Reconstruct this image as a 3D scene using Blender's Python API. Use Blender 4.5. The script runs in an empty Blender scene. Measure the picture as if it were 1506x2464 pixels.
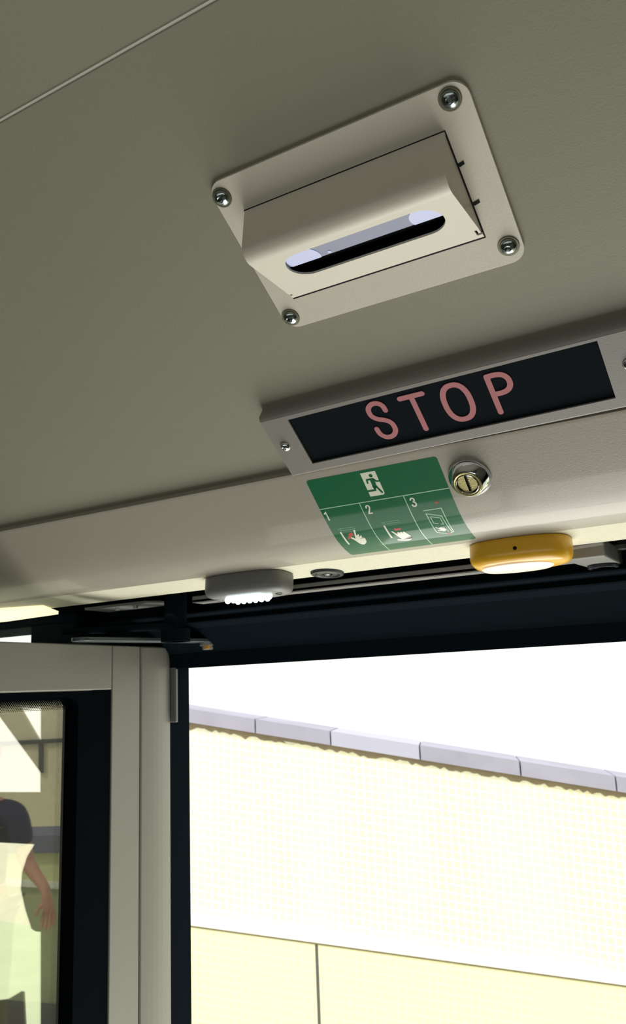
import bpy, bmesh, math, random
from mathutils import Vector, Matrix
from mathutils.geometry import tessellate_polygon
random.seed(4)
sc = bpy.context.scene
COL = sc.collection
PI = math.pi

# ------------------------------------------------------------------ camera
CX, CY, FPX = 753.0, 1232.0, 2000.0
AX = Vector((3413, 566, 2000)).normalized()
AZ = Vector((-373, 9320, -2000)).normalized()
AY = AZ.cross(AX)
R3 = Matrix((AX, AY, AZ))                 # camera axes -> world axes
CAM = Vector((0, 0, 1.75))
cd = bpy.data.cameras.new('camera')
cam = bpy.data.objects.new('camera', cd)
COL.objects.link(cam)
cam.matrix_world = Matrix.Translation(CAM) @ R3.to_4x4()
cd.sensor_fit = 'HORIZONTAL'; cd.sensor_width = 36.0
cd.lens = 36.0 * FPX / 1506.0
cd.clip_start = 0.01; cd.clip_end = 200
cd.dof.use_dof = True; cd.dof.focus_distance = 0.56; cd.dof.aperture_fstop = 40
sc.camera = cam

# ------------------------------------------------------------------ view, world, sun
sc.view_settings.view_transform = 'Standard'
sc.view_settings.look = 'None'
sc.view_settings.exposure = 0.0
sc.view_settings.gamma = 1.0
sc.view_settings.use_curve_mapping = False
sc.cycles.use_denoising = True
sc.cycles.max_bounces = 10
sc.cycles.diffuse_bounces = 6
sc.cycles.caustics_reflective = False
sc.cycles.sample_clamp_indirect = 4.0
w = bpy.data.worlds.new('overcast_sky'); sc.world = w; w.use_nodes = True
bg = w.node_tree.nodes['Background']
bg.inputs[0].default_value = (1.0, 1.0, 0.93, 1); bg.inputs[1].default_value = 1.35

def lamp(name, kind, loc, target, energy, size=1.0, size_y=None, color=(1, 1, 1)):
    l = bpy.data.lights.new(name, kind); l.energy = energy; l.color = color
    if kind == 'AREA':
        l.shape = 'RECTANGLE'; l.size = size; l.size_y = size_y or size
    if kind == 'SUN': l.angle = math.radians(3)
    o = bpy.data.objects.new(name, l); COL.objects.link(o)
    o.location = loc
    o.rotation_euler = (Vector(target) - Vector(loc)).to_track_quat('-Z', 'Y').to_euler()
    return o
lamp('sun', 'SUN', (-3, -6, 9), (0, 2, 0), 2.3, color=(1.0, .97, .88))
lamp('daylight_door', 'AREA', (-0.40, 1.40, 0.55), (-0.3, 0.5, 2.0), 16, 1.2, .6, color=(1.0, .99, .95))
lamp('daylight_step', 'AREA', (-0.35, 0.75, 0.05), (-0.35, 0.7, 2.0), 16.5, 1.1, .9, color=(1.0, .99, .95))
lamp('daylight_cabin_windows', 'AREA', (0.3, -1.6, 1.25), (-0.2, 0.6, 1.9), 1.2, 2.2, .8, color=(.96, .97, 1.0))

# ------------------------------------------------------------------ helpers
def s2l(c):
    return tuple(((v / 255) / 12.92 if v / 255 <= .04045 else ((v / 255 + .055) / 1.055) ** 2.4) for v in c)

def mat(name, rgb, rough=.5, metal=0.0, bump=0.0, bscale=400, emit=None, estr=0, var=0.0, vscale=12, coat=0.0, spec=.5):
    m = bpy.data.materials.new(name); m.use_nodes = True
    nt = m.node_tree; b = nt.nodes['Principled BSDF']
    c = s2l(rgb)
    b.inputs['Base Color'].default_value = (*c, 1)
    b.inputs['Roughness'].default_value = rough
    b.inputs['Metallic'].default_value = metal
    b.inputs['Coat Weight'].default_value = coat; b.inputs['Coat Roughness'].default_value = .07
    b.inputs['Specular IOR Level'].default_value = spec
    tc = nt.nodes.new('ShaderNodeTexCoord')
    if bump:
        n = nt.nodes.new('ShaderNodeTexNoise'); n.inputs['Scale'].default_value = bscale; n.inputs['Detail'].default_value = 3
        nt.links.new(tc.outputs['Object'], n.inputs['Vector'])
        bp = nt.nodes.new('ShaderNodeBump'); bp.inputs['Strength'].default_value = bump; bp.inputs['Distance'].default_value = .001
        nt.links.new(n.outputs['Fac'], bp.inputs['Height']); nt.links.new(bp.outputs[0], b.inputs['Normal'])
    if var:
        n = nt.nodes.new('ShaderNodeTexNoise'); n.inputs['Scale'].default_value = vscale; n.inputs['Detail'].default_value = 4
        nt.links.new(tc.outputs['Object'], n.inputs['Vector'])
        r = nt.nodes.new('ShaderNodeMapRange'); r.inputs[3].default_value = 1 - var; r.inputs[4].default_value = 1 + var
        nt.links.new(n.outputs['Fac'], r.inputs[0])
        mx = nt.nodes.new('ShaderNodeVectorMath'); mx.operation = 'SCALE'
        mx.inputs[0].default_value = c; nt.links.new(r.outputs[0], mx.inputs['Scale'])
        nt.links.new(mx.outputs[0], b.inputs['Base Color'])
    if emit:
        b.inputs['Emission Color'].default_value = (*s2l(emit), 1); b.inputs['Emission Strength'].default_value = estr
    return m

M = {}
M['ceiling'] = mat('ceiling_laminate', (132, 130, 113), .55, bump=.12, bscale=900, var=.05, vscale=5)
M['cream'] = mat('cream_paint', (203, 198, 184), .42, bump=.1, bscale=700, var=.03, vscale=30)
M['cove'] = mat('cove_paint', (158, 153, 140), .40, coat=.25, bump=.12, bscale=800, var=.03, vscale=8)
M['signgrey'] = mat('sign_frame_grey', (128, 124, 118), .45, bump=.1, bscale=900, var=.03, vscale=30)
M['strip'] = mat('speckled_strip', (215, 212, 190), .6, bump=.3, bscale=500, var=.1, vscale=260)
M['black'] = mat('black_plastic', (14, 15, 17), .5, spec=.2)
M['display'] = mat('display_black', (22, 27, 31), .85, bump=.15, bscale=900, spec=.03)
M['pink'] = mat('dull_red_letters', (176, 110, 114), .7, var=.1, vscale=900)
M['green'] = mat('sign_green', (14, 96, 58), .5, coat=.32, spec=.2, var=.03, vscale=60)
M['white'] = mat('print_white', (222, 226, 205), .35, coat=.4)
M['palegreen'] = mat('print_pale_green', (168, 206, 172), .35, coat=.4)
M['midgreen'] = mat('print_mid_green', (60, 146, 108), .35, coat=.4)
M['red'] = mat('print_red', (176, 62, 48), .4)
M['chrome'] = mat('chrome', (225, 228, 235), .08, 1.0)
M['zinc'] = mat('zinc_screw', (150, 158, 158), .2, 1.0, bump=.1, bscale=600)
M['washer'] = mat('washer_dull', (108, 108, 88), .45, .6)
M['brass'] = mat('worn_brass', (152, 145, 102), .38, .9, bump=.12, bscale=900, var=.12, vscale=400)
M['yellow'] = mat('yellow_plastic', (232, 176, 40), .32, coat=.2)
M['lens'] = mat('pale_lens', (250, 232, 214), .25, emit=(255, 238, 215), estr=.35)
M['led'] = mat('led_glow', (255, 255, 255), .2, emit=(226, 250, 255), estr=6.0)
M['warm'] = mat('warm_glow', (252, 244, 200), .4, emit=(255, 246, 205), estr=1.0)
M['lampgrey'] = mat('lamp_grey', (112, 112, 112), .45)
M['bracket'] = mat('bracket_grey', (122, 122, 118), .5, bump=.15, bscale=600)
M['rail'] = mat('rail_grey', (150, 148, 144), .4, .2)
M['rubber'] = mat('dark_rubber', (34, 38, 46), .35)
M['header'] = mat('black_header', (13, 21, 27), .85, spec=.02)
M['navy'] = mat('black_seal', (8, 13, 18), .85, spec=.02)
M['arm'] = mat('arm_steel', (88, 96, 100), .4, .5)
M['door'] = mat('door_silver', (140, 138, 131), .45, .25, bump=.12, bscale=500, var=.04, vscale=4)
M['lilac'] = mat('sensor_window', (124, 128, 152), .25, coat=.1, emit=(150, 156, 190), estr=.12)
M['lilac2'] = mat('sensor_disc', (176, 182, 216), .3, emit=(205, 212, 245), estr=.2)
M['orange'] = mat('orange_mark', (230, 170, 60), .5)
M['shell'] = mat('cabin_lining', (110, 110, 98), .6)
M['floor'] = mat('floor_vinyl', (120, 118, 110), .6)
M['tarmac'] = mat('pavement', (222, 222, 196), .9, bump=.4, bscale=30, var=.08, vscale=2)
M['coping'] = mat('coping_stone', (168, 166, 186), .8, bump=.3, bscale=30, var=.22, vscale=4)
M['stain'] = mat('coping_stain_shadow', (150, 136, 112), .9, var=.25, vscale=14)
M['coping_clean'] = mat('coping_stone_clean', (186, 186, 208), .8, bump=.3, bscale=30, var=.06, vscale=4)
M['green_slab'] = mat('pale_green_slab', (206, 218, 184), .9, var=.1, vscale=3)
M['groove'] = mat('joint_dark', (96, 96, 100), .9)
M['ledge'] = mat('white_ledge', (246, 248, 250), .6)
M['panelyellow'] = mat('pale_yellow_panel', (226, 230, 178), .7, var=.04, vscale=2)
M['mask'] = mat('dark_mask', (16, 17, 18), .8)
M['skin'] = mat('skin', (214, 160, 140), .6)
M['shirt'] = mat('navy_cloth', (40, 42, 86), .85)
M['trouser'] = mat('olive_cloth', (110, 112, 92), .9)
M['cap'] = mat('red_cloth', (205, 90, 100), .8)
M['shoe'] = mat('shoe', (60, 58, 56), .7)

def tile_mat(name, tile, grout, size, stain):
    m = bpy.data.materials.new(name); m.use_nodes = True; nt = m.node_tree; b = nt.nodes['Principled BSDF']
    uv = nt.nodes.new('ShaderNodeUVMap')
    br = nt.nodes.new('ShaderNodeTexBrick'); br.offset = 0; br.squash = 1
    br.inputs['Scale'].default_value = 1.0; br.inputs['Brick Width'].default_value = size
    br.inputs['Row Height'].default_value = size; br.inputs['Mortar Size'].default_value = size * .2
    br.inputs['Mortar Smooth'].default_value = .6; br.inputs['Bias'].default_value = -.3
    br.inputs['Color1'].default_value = (*s2l(tile), 1); br.inputs['Color2'].default_value = (*s2l(tuple(v * .985 for v in tile)), 1)
    br.inputs['Mortar'].default_value = (*s2l(grout), 1)
    nt.links.new(uv.outputs[0], br.inputs['Vector'])
    n = nt.nodes.new('ShaderNodeTexNoise'); n.inputs['Scale'].default_value = 1.6; n.inputs['Detail'].default_value = 3
    mp = nt.nodes.new('ShaderNodeMapping'); mp.inputs['Scale'].default_value = (1.5, .35, 1)
    nt.links.new(uv.outputs[0], mp.inputs[0]); nt.links.new(mp.outputs[0], n.inputs['Vector'])
    mr = nt.nodes.new('ShaderNodeMapRange'); mr.inputs[1].default_value = .4; mr.inputs[2].default_value = .62
    nt.links.new(n.outputs['Fac'], mr.inputs[0])
    mx = nt.nodes.new('ShaderNodeMix'); mx.data_type = 'RGBA'
    mx.inputs[7].default_value = (*s2l(stain), 1)
    nt.links.new(mr.outputs[0], mx.inputs[0]); nt.links.new(br.outputs['Color'], mx.inputs[6])
    nt.links.new(mx.outputs[2], b.inputs['Base Color'])
    b.inputs['Roughness'].default_value = .75
    # keep the grid readable under the stain
    mx.inputs[0].default_value = .3
    sc_ = nt.nodes.new('ShaderNodeMath'); sc_.operation = 'MULTIPLY'; sc_.inputs[1].default_value = .55
    nt.links.new(mr.outputs[0], sc_.inputs[0]); nt.links.new(sc_.outputs[0], mx.inputs[0])
    return m
M['tile'] = tile_mat('small_yellow_tiles', (254, 249, 210), (255, 255, 236), .042, (255, 254, 230))
M['tile2'] = tile_mat('small_green_tiles', (244, 245, 202), (249, 250, 216), .042, (246, 248, 208))
M['tile3'] = tile_mat('olive_tiles', (246, 238, 212), (248, 242, 220), .05, (248, 240, 214))

def glass_mat(name, refl, tint, frit=False):
    m = bpy.data.materials.new(name); m.use_nodes = True; nt = m.node_tree
    nt.nodes.remove(nt.nodes['Principled BSDF']); out = nt.nodes['Material Output']
    g = nt.nodes.new('ShaderNodeBsdfGlossy'); g.inputs['Roughness'].default_value = .0; g.inputs['Color'].default_value = (1, 1, .96, 1)
    t = nt.nodes.new('ShaderNodeBsdfTransparent'); t.inputs['Color'].default_value = (*tint, 1)
    mx = nt.nodes.new('ShaderNodeMixShader'); mx.inputs[0].default_value = refl
    nt.links.new(t.outputs[0], mx.inputs[1]); nt.links.new(g.outputs[0], mx.inputs[2]); nt.links.new(mx.outputs[0], out.inputs[0])
    return m
M['glass'] = glass_mat('door_glass', .50, (.86, .85, .80))
M['clear'] = glass_mat('window_glass', .06, (.93, .95, .93))

def finish(name, bm, m, parent=None, mx=None, smooth=False, bevel=0, recalc=True):
    if recalc: bmesh.ops.recalc_face_normals(bm, faces=bm.faces)
    me = bpy.data.meshes.new(name); bm.to_mesh(me); bm.free()
    if isinstance(m, (list, tuple)):
        for k in m: me.materials.append(M[k])
    else: me.materials.append(M[m])
    if smooth:
        for p in me.polygons: p.use_smooth = True
    o = bpy.data.objects.new(name, me); COL.objects.link(o)
    if parent is not None: o.parent = parent
    elif mx is not None: o.matrix_world = mx
    if bevel:
        b = o.modifiers.new('bevel', 'BEVEL'); b.width = bevel; b.segments = 3; b.limit_method = 'ANGLE'; b.angle_limit = math.radians(40)
    if smooth == 'auto' or (smooth and True):
        e = o.modifiers.new('split', 'EDGE_SPLIT'); e.split_angle = math.radians(38)
    return o
def empty(name, mx, label, cat, group=None):
    o = bpy.data.objects.new(name, None); COL.objects.link(o); o.matrix_world = mx; o.empty_display_size = .01
    o['label'] = label; o['category'] = cat
    if group: o['group'] = group
    return o
def tag(o, label, cat, group=None):
    o['label'] = label; o['category'] = cat
    if group: o['group'] = group
    return o
def struct(o): o['kind'] = 'structure'; return o

def V(*a): return Vector(a)
def box(bm, x0, x1, y0, y1, z0, z1):
    v = [bm.verts.new(p) for p in ((x0,y0,z0),(x1,y0,z0),(x1,y1,z0),(x0,y1,z0),(x0,y0,z1),(x1,y0,z1),(x1,y1,z1),(x0,y1,z1))]
    for f in ((0,3,2,1),(4,5,6,7),(0,1,5,4),(1,2,6,5),(2,3,7,6),(3,0,4,7)): bm.faces.new([v[i] for i in f])
    return v
def prism(bm, outer, z0, z1, holes=(), axis=None):
    """extrude a 2D outline (with holes) between z0 and z1; axis maps (a, b, z) to 3D"""
    ax = axis or (lambda a, b, z: (a, b, z))
    loops = [list(outer)] + [list(h) for h in holes]
    flat = [p for l in loops for p in l]
    tris = tessellate_polygon([[V(p[0], p[1], 0) for p in l] for l in loops])
    lo = [bm.verts.new(ax(p[0], p[1], z0)) for p in flat]
    hi = [bm.verts.new(ax(p[0], p[1], z1)) for p in flat]
    for t in tris:
        for vs in (lo, hi):
            try: bm.faces.new([vs[i] for i in t])
            except ValueError: pass
    k = 0
    for l in loops:
        n = len(l)
        for i in range(n):
            j = (i + 1) % n
            bm.faces.new((lo[k+i], lo[k+j], hi[k+j], hi[k+i]))
        k += n
def rrect(x0, x1, y0, y1, r, n=8):
    o = []
    for cx, cy, a in ((x1-r, y0+r, -PI/2), (x1-r, y1-r, 0), (x0+r, y1-r, PI/2), (x0+r, y0+r, PI)):
        for i in range(n + 1):
            t = a + i / n * PI / 2; o.append((cx + r * math.cos(t), cy + r * math.sin(t)))
    return o
def circ(cx, cy, r, n=28, ry=None):
    return [(cx + r * math.cos(2*PI*i/n), cy + (ry or r) * math.sin(2*PI*i/n)) for i in range(n)]
def lathe(bm, prof, n=36, cx=0, cy=0):
    rings = []
    for r, z in prof:
        if r < 1e-7: rings.append([bm.verts.new((cx, cy, z))])
        else: rings.append([bm.verts.new((cx + r*math.cos(2*PI*i/n), cy + r*math.sin(2*PI*i/n), z)) for i in range(n)])
    for a, b in zip(rings, rings[1:]):
        for i in range(n):
            j = (i+1) % n
            if len(a) == 1 and len(b) == 1: continue
            if len(a) == 1: bm.faces.new((a[0], b[i], b[j]))
            elif len(b) == 1: bm.faces.new((a[i], a[j], b[0]))
            else: bm.faces.new((a[i], a[j], b[j], b[i]))
def loft(bm, rings, cap=True):
    rs = [[bm.verts.new(p) for p in r] for r in rings]; n = len(rs[0])
    for a, b in zip(rs, rs[1:]):
        for i in range(n):
            j = (i+1) % n; bm.faces.new((a[i], a[j], b[j], b[i]))
    if cap: bm.faces.new(rs[0]); bm.faces.new(rs[-1])
def tube(bm, p, q, r, n=14):
    p = Vector(p); q = Vector(q); d = (q-p).normalized()
    a = d.orthogonal().normalized(); b = d.cross(a)
    loft(bm, [[tuple(c + a*r*math.cos(2*PI*i/n) + b*r*math.sin(2*PI*i/n)) for i in range(n)] for c in (p, q)])
def extrude_yz(bm, prof, x0, x1):
    """closed (y, z) profile swept along X"""
    prism(bm, prof, x0, x1, axis=lambda a, b, z: (z, a, b))
def frame(o, u, v):
    """matrix with local x=u, y=v, z=u x v at point o"""
    u = Vector(u).normalized(); v = Vector(v).normalized(); n = u.cross(v)
    m = Matrix((u, v, n)).transposed().to_4x4(); m.translation = Vector(o); return m
def offs(pts, d):
    """offset open polyline to its left by d"""
    out = []
    for i, p in enumerate(pts):
        a = pts[max(i-1, 0)]; b = pts[min(i+1, len(pts)-1)]
        t = Vector((b[0]-a[0], b[1]-a[1])).normalized(); out.append((p[0] - t.y*d, p[1] + t.x*d))
    return out

# pixel of the photograph -> point on a plane of the place (used to read off real positions)
def at(px, py, n, p0):
    r = R3 @ Vector(((px - CX) / FPX, -(py - CY) / FPX, -1)); n = Vector(n); p0 = Vector(p0)
    return CAM + r * ((p0 - CAM).dot(n) / r.dot(n))

# ------------------------------------------------------------------ the sloping ceiling, local frame (u, v, w)
A34 = math.radians(34.1)
DN = V(0, math.cos(A34), -math.sin(A34)); NU = V(0, math.sin(A34), math.cos(A34))
H = .45
C0 = CAM + NU * H
def cp(u, v, w=0.0): return C0 + AXX * u + DN * v - NU * w
AXX = V(1, 0, 0)
def ceil_frame(u, v, w=0): return frame(cp(u, v, w), (1, 0, 0), -DN)      # local z points into the cabin (-NU)?
XL, XR = -2.6, 2.4

def yz(v, w=0): p = cp(0, v, w); return (p.y, p.z)
# main panel
bm = bmesh.new()
extrude_yz(bm, [yz(.0455), yz(.3625), yz(.3625, -.012), yz(.0455, -.012)], XL, XR)
struct(finish('ceiling', bm, 'ceiling', bevel=.0008))
# panel beyond the joint, curving over to the flat roof
bm = bmesh.new()
a = yz(.0435, .0003)
prof = [a]
y, z, ang = a[0], a[1], 34.1
while ang > 1:
    ang -= 3.0
    y -= .055 * math.cos(math.radians(ang)); z += .055 * math.sin(math.radians(ang)); prof.append((y, z))
prof.append((-1.9, z))
top = [(p[0], p[1] + .02) for p in reversed(prof)]
extrude_yz(bm, prof + top, XL, XR)
struct(finish('ceiling', bm, 'ceiling', smooth=True))
ZR = z
# joint bead
bm = bmesh.new()
extrude_yz(bm, [yz(.0434, -.003), yz(.0434, .0004), yz(.0440, .0007), yz(.0446, .0004), yz(.0446, -.003)], XL, XR)
struct(finish('trim_1', bm, 'cove'))
# cabin shell
bm = bmesh.new(); box(bm, XL, XR, -1.92, .95, -.14, -.10); struct(finish('floor', bm, 'floor'))
def holed(name, outer, holes, t0, t1, axis, m='shell', **k):
    bm = bmesh.new(); prism(bm, outer, t0, t1, holes, axis); return struct(finish(name, bm, m, **k))
yzax = lambda a, b, z: (a, z, b)
holed('wall_back', [(XL, -.1), (XR, -.1), (XR, ZR+.02), (XL, ZR+.02)], [[(-2.3, .95), (2.1, .95), (2.1, 1.60), (-2.3, 1.60)]], -1.95, -1.91, yzax)
for nm, x in (('wall_left', XL-.03), ('wall_right', XR)):
    bm = bmesh.new(); box(bm, x, x+.03, -1.92, .95, -.1, ZR+.05); struct(finish(nm, bm, 'shell'))

# ------------------------------------------------------------------ cove above the door
P = [(.5441,1.9178),(.5570,1.90525),(.5695,1.8932),(.5775,1.8857),(.5845,1.8796),(.5917,1.8740),(.5990,1.8695),(.6085,1.8653),(.6188,1.8622),(.6280,1.8606)]
# smooth resample (Catmull-Rom)
def crom(pts, k=6):
    q = [pts[0]] + list(pts) + [pts[-1]]; out = []
    for i in range(1, len(q)-2):
        p0, p1, p2, p3 = [Vector(x) for x in q[i-1:i+3]]
        for j in range(k):
            t = j / k
            out.append(tuple(.5*((2*p1) + (p2-p0)*t + (2*p0-5*p1+4*p2-p3)*t*t + (3*p1-p0-3*p2+p3)*t**3)))
    out.append(tuple(q[-1])); return out
PS = crom(P)
cum = [0]
for a, b in zip(PS, PS[1:]): cum.append(cum[-1] + (Vector(b)-Vector(a)).length)
def cove_at(s, off=0.0):
    s = max(0, min(s, cum[-1] - 1e-6))
    for i in range(len(PS)-1):
        if cum[i+1] >= s: break
    t = (s-cum[i]) / (cum[i+1]-cum[i]); a = Vector(PS[i]); b = Vector(PS[i+1])
    p = a.lerp(b, t)
    def tan(k): k0 = max(k-1, 0); k1 = min(k+1, len(PS)-1); return (Vector(PS[k1])-Vector(PS[k0])).normalized()
    d = tan(i).lerp(tan(i+1), t).normalized()
    return p.x + d.y * off, p.y - d.x * off, d       # offset toward the cabin (down-inward)
bm = bmesh.new()
lip = [(.5441+.0055, 1.9178+.0085), (.5434, 1.9187)]
back = [(p[0] + .004, p[1] + .005) for p in reversed(PS)]
extrude_yz(bm, lip[:1] + lip[1:] + PS + [(.6280, 1.864)] + back[1:], XL, XR)
struct(finish('trim_2', bm, 'cove', smooth=True))
# flat strip under the cove
SO = V(0, .6283, 1.8610); SD = V(0, 1, -.1).normalized(); SN = V(0, .1, 1).normalized()
def spx(px, py): return at(px, py, SN, SO)
bm = bmesh.new()
def syz(t, w=0): p = SO + SD*t - SN*w; return (p.y, p.z)
extrude_yz(bm, [syz(.0002), syz(.0500), syz(.0500, -.004), syz(.0002, -.004)], XL, XR)
struct(finish('trim_3', bm, 'strip', bevel=.0006))

# ------------------------------------------------------------------ door header, rail, wall around the door
bm = bmesh.new()
HX0, HX1 = -.842, XR
prof = [(.678, 1.862), (.678, 1.930), (.86, 1.930), (.86, 1.785), (.800, 1.7822), (.795, 1.800), (.765, 1.826), (.7535, 1.8305),
        (.7515, 1.8322), (.7535, 1.8335), (.757, 1.836), (.742, 1.8395), (.740, 1.8412), (.742, 1.843), (.750, 1.848), (.750, 1.905), (.690, 1.905), (.690, 1.862)]
extrude_yz(bm, prof, HX0, HX1)
box(bm, XL, HX0-.0005, .690, .86, 1.864, 1.930)
struct(finish('trim_4', bm, 'header', bevel=.0012))
bm = bmesh.new()
box(bm, -.583, -.1735, .712, .732, 1.8487, 1.8525); box(bm, -.583, -.1735, .712, .716, 1.8487, 1.856)
o = finish('guide_rail', bm, 'rail', bevel=.0008); tag(o, 'thin light grey guide rail under the beige strip, beside the white lamp', 'rail')
# wall left of the door, with window; jamb
xz = lambda a, b, z: (a, z, b)
WX1 = -.6895
holed('wall_outer', [(XL, -.1), (-.7105, -.1), (-.7105, 1.93), (XL, 1.93)], [[(-2.4, .80), (-.80, .80), (-.80, 1.8625), (-2.4, 1.8625)]], .80, .86, xz, 'header')
bm = bmesh.new(); box(bm, -2.4, -.80, .828, .833, .80, 1.852)
w1 = struct(finish('window_1', bm, 'clear'))
bm = bmesh.new(); box(bm, -.780, -.7195, .8605, .868, -.1, 1.795); box(bm, -.716, -.7120, .852, .8600, -.1, 1.7845)
struct(finish('trim_5', bm, 'header', bevel=.001))
bm = bmesh.new(); box(bm, .45, XR, .80, .86, -.1, 1.93); struct(finish('wall_outer', bm, 'header'))
# small grey buffer on the jamb
# ------------------------------------------------------------------ open door leaf (perpendicular to the doorway)
LX = -.6895
leaf = bpy.data.objects.new('door_1', None); COL.objects.link(leaf); leaf.location = (LX, .80, 0); leaf['kind'] = 'structure'
def lf(bm):
    bmesh.ops.translate(bm, verts=bm.verts, vec=(-LX, -.80, 0))
Z0, Z1 = .0, 1.809
bm = bmesh.new()      # rounded post at the hinge side
ring = [(LX-.035, .7465), (LX+.0005, .7465)] + [(LX + .0005 + .0035*math.sin(t*PI), .7465 + .0525*t) for t in (.1,.2,.35,.5,.65,.8,.9)] + [(LX+.0005, .799), (LX-.035, .799)]
prism(bm, ring, Z0, Z1); lf(bm)
finish('post', bm, 'door', leaf, bevel=.002)
bm = bmesh.new(); box(bm, LX-.004, LX+.0085, .7995, .8035, at(424, 1738, (0,1,0), (0,.80,0)).z, 1.789); lf(bm)
o = finish('buffer', bm, 'bracket', leaf, bevel=.0012); o['label'] = 'small grey buffer strip on the edge of the post'
bm = bmesh.new(); box(bm, LX-.033, LX, .7005, .7455, Z0, Z1); lf(bm); finish('stile', bm, 'door', leaf, bevel=.0012)
bm = bmesh.new(); box(bm, LX-.033, LX, .30, .7000, 1.7600, Z1); lf(bm); finish('top_rail', bm, 'door', leaf, bevel=.0012)
bm = bmesh.new()
prism(bm, [(.30, .15), (.6995, .15), (.6995, 1.7595), (.30, 1.7595)], LX-.025, LX-.0015, [rrect(.34, .652, .2, 1.7535, .012)], axis=lambda a, b, z: (z, a, b)); lf(bm)
finish('rubber_seal', bm, 'navy', leaf)
bm = bmesh.new(); box(bm, LX-.016, LX-.0115, .338, .654, .19, 1.756); lf(bm)
pane = finish('glass_pane', bm, 'glass', leaf)
# printed dot border along the top of the pane
bm = bmesh.new()
zt = at(100, 1686, (1,0,0), (LX-.011, 0, 0)).z
prism(bm, [(.342, zt), (.651, zt), (.651, 1.754), (.342, 1.754)], LX-.0112, LX-.0108, axis=lambda a, b, z: (z, a, b))
pitch = .0026
for row in range(7):
    r = (.0012, .0011, .0010, .0009, .00078, .00064, .0005)[row]
    zz = zt - .0005 - row*.0015
    n = int(.17 / pitch)
    for i in range(n):
        yy = .6505 - i*pitch - (pitch/2 if row % 2 else 0)
        prism(bm, circ(yy, zz, r, 6), LX-.0112, LX-.0108, axis=lambda a, b, z: (z, a, b))
lf(bm)
o = finish('dot_border', bm, 'navy', leaf)

# ------------------------------------------------------------------ door mechanism at the left
bm = bmesh.new(); tube(bm, (-.6065, .712, 1.808), (-.6065, .712, 1.905), .0125, 24); tube(bm, (-.6065, .712, 1.808), (-.6065, .712, 1.822), .016, 24)
tag(finish('pivot_shaft', bm, 'header', smooth=True), 'black vertical pivot shaft rising behind the strip above the lever arm', 'shaft')
AM = Matrix.Translation((-.6065, .712, 1.8105))
arm = empty('lever_arm', AM, 'flat dark grey lever arm across the top of the open door leaf', 'lever arm')
pe = at(500, 1557, (0,0,1), (0,0,1.812)); 
bm = bmesh.new()
pl = [at(x, y, (0,0,1), (0,0,1.812)) for x, y in ((225,1541),(500,1557))]
L0 = Vector((-.672, .640)); L1 = Vector((-.622, .800))
dv = (L1-L0).normalized(); nv = Vector((-dv.y, dv.x)); hw = .013
out = []
for i in range(9):
    t = -PI/2 + i/8*PI; out.append(L1 + dv*hw*math.cos(t) + nv*hw*math.sin(t))
for i in range(9):
    t = PI/2 + i/8*PI; out.append(L0 + dv*hw*math.cos(t) + nv*hw*math.sin(t))
prism(bm, [(p.x+.6065, p.y-.712) for p in out], 0, .004)
finish('plate', bm, 'arm', arm, bevel=.0008)
bm = bmesh.new(); lathe(bm, [(0,-.0085),(.006,-.0085),(.0068,-.006),(.0068,-.004),(.0095,-.0038),(.0095,0),(0,0)], 12); bmesh.ops.translate(bm, verts=bm.verts, vec=(L1.x+.6065, L1.y-.712-.012, 0))
b_ = finish('bolt', bm, 'rail', arm, smooth=True)
bm = bmesh.new(); box(bm, L1.x+.6065+.001, L1.x+.6065+.0062, L1.y-.712-.020, L1.y-.712-.016, -.0075, -.004)
o = finish('paint_mark', bm, 'orange', b_); o['label'] = 'orange paint mark'
# motor box
bm = bmesh.new(); box(bm, -1.35, -.755, .706, .798, 1.8405, 1.8535); box(bm, -.835, -.755, .706, .79, 1.816, 1.842)
mo = finish('door_motor_housing', bm, 'header', bevel=.004); tag(mo, 'black door drive housing above the open leaf at the left edge', 'housing')
bm = bmesh.new(); lathe(bm, [(0,-.010),(.007,-.010),(.009,-.006),(.009,0),(0,0)], 18); bmesh.ops.translate(bm, verts=bm.verts, vec=(-.815, .725, 1.816))
o = finish('rounded_bolt', bm, 'rail', smooth=True); o.parent = mo
bm = bmesh.new(); tube(bm, (-.725, .66, 1.8245), (-.60, .70, 1.8245), .004, 12); tag(finish('link_rod', bm, 'header', smooth=True), 'dark link rod between the drive housing and the pivot shaft', 'rod')
# grey plate with bolts right of the motor
bm = bmesh.new(); prism(bm, [(-.735,.700),(-.640,.700),(-.628,.712),(-.628,.740),(-.735,.740)], 1.8525, 1.8555)
bp_ = finish('bolted_plate', bm, 'bracket', bevel=.0006); tag(bp_, 'grey plate with two bolt heads under the strip left of the shaft', 'plate')
for x in (-.690, -.662):
    bm = bmesh.new(); lathe(bm, [(0,-.003),(.0028,-.003),(.0032,0),(0,0)], 10); bmesh.ops.translate(bm, verts=bm.verts, vec=(x, .708, 1.8525)); finish('bolt', bm, 'rail', bp_, smooth=True)

# ------------------------------------------------------------------ luminous panel at the left end of the strip
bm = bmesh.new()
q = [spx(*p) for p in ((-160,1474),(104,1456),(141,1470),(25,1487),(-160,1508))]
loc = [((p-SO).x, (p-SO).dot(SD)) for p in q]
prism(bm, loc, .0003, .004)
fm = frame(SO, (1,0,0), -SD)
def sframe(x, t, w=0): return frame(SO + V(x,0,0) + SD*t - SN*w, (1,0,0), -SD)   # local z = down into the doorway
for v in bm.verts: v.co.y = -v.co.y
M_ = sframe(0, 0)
o = finish('cream_panel', bm, 'warm', mx=M_); tag(o, 'cream glowing panel at the left end of the beige strip', 'light')  # cream panel, bright from the emission in its material

# ------------------------------------------------------------------ sensor unit on the ceiling
UC, VC = -.1957, .1806
SM = ceil_frame(UC, VC)
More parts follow.
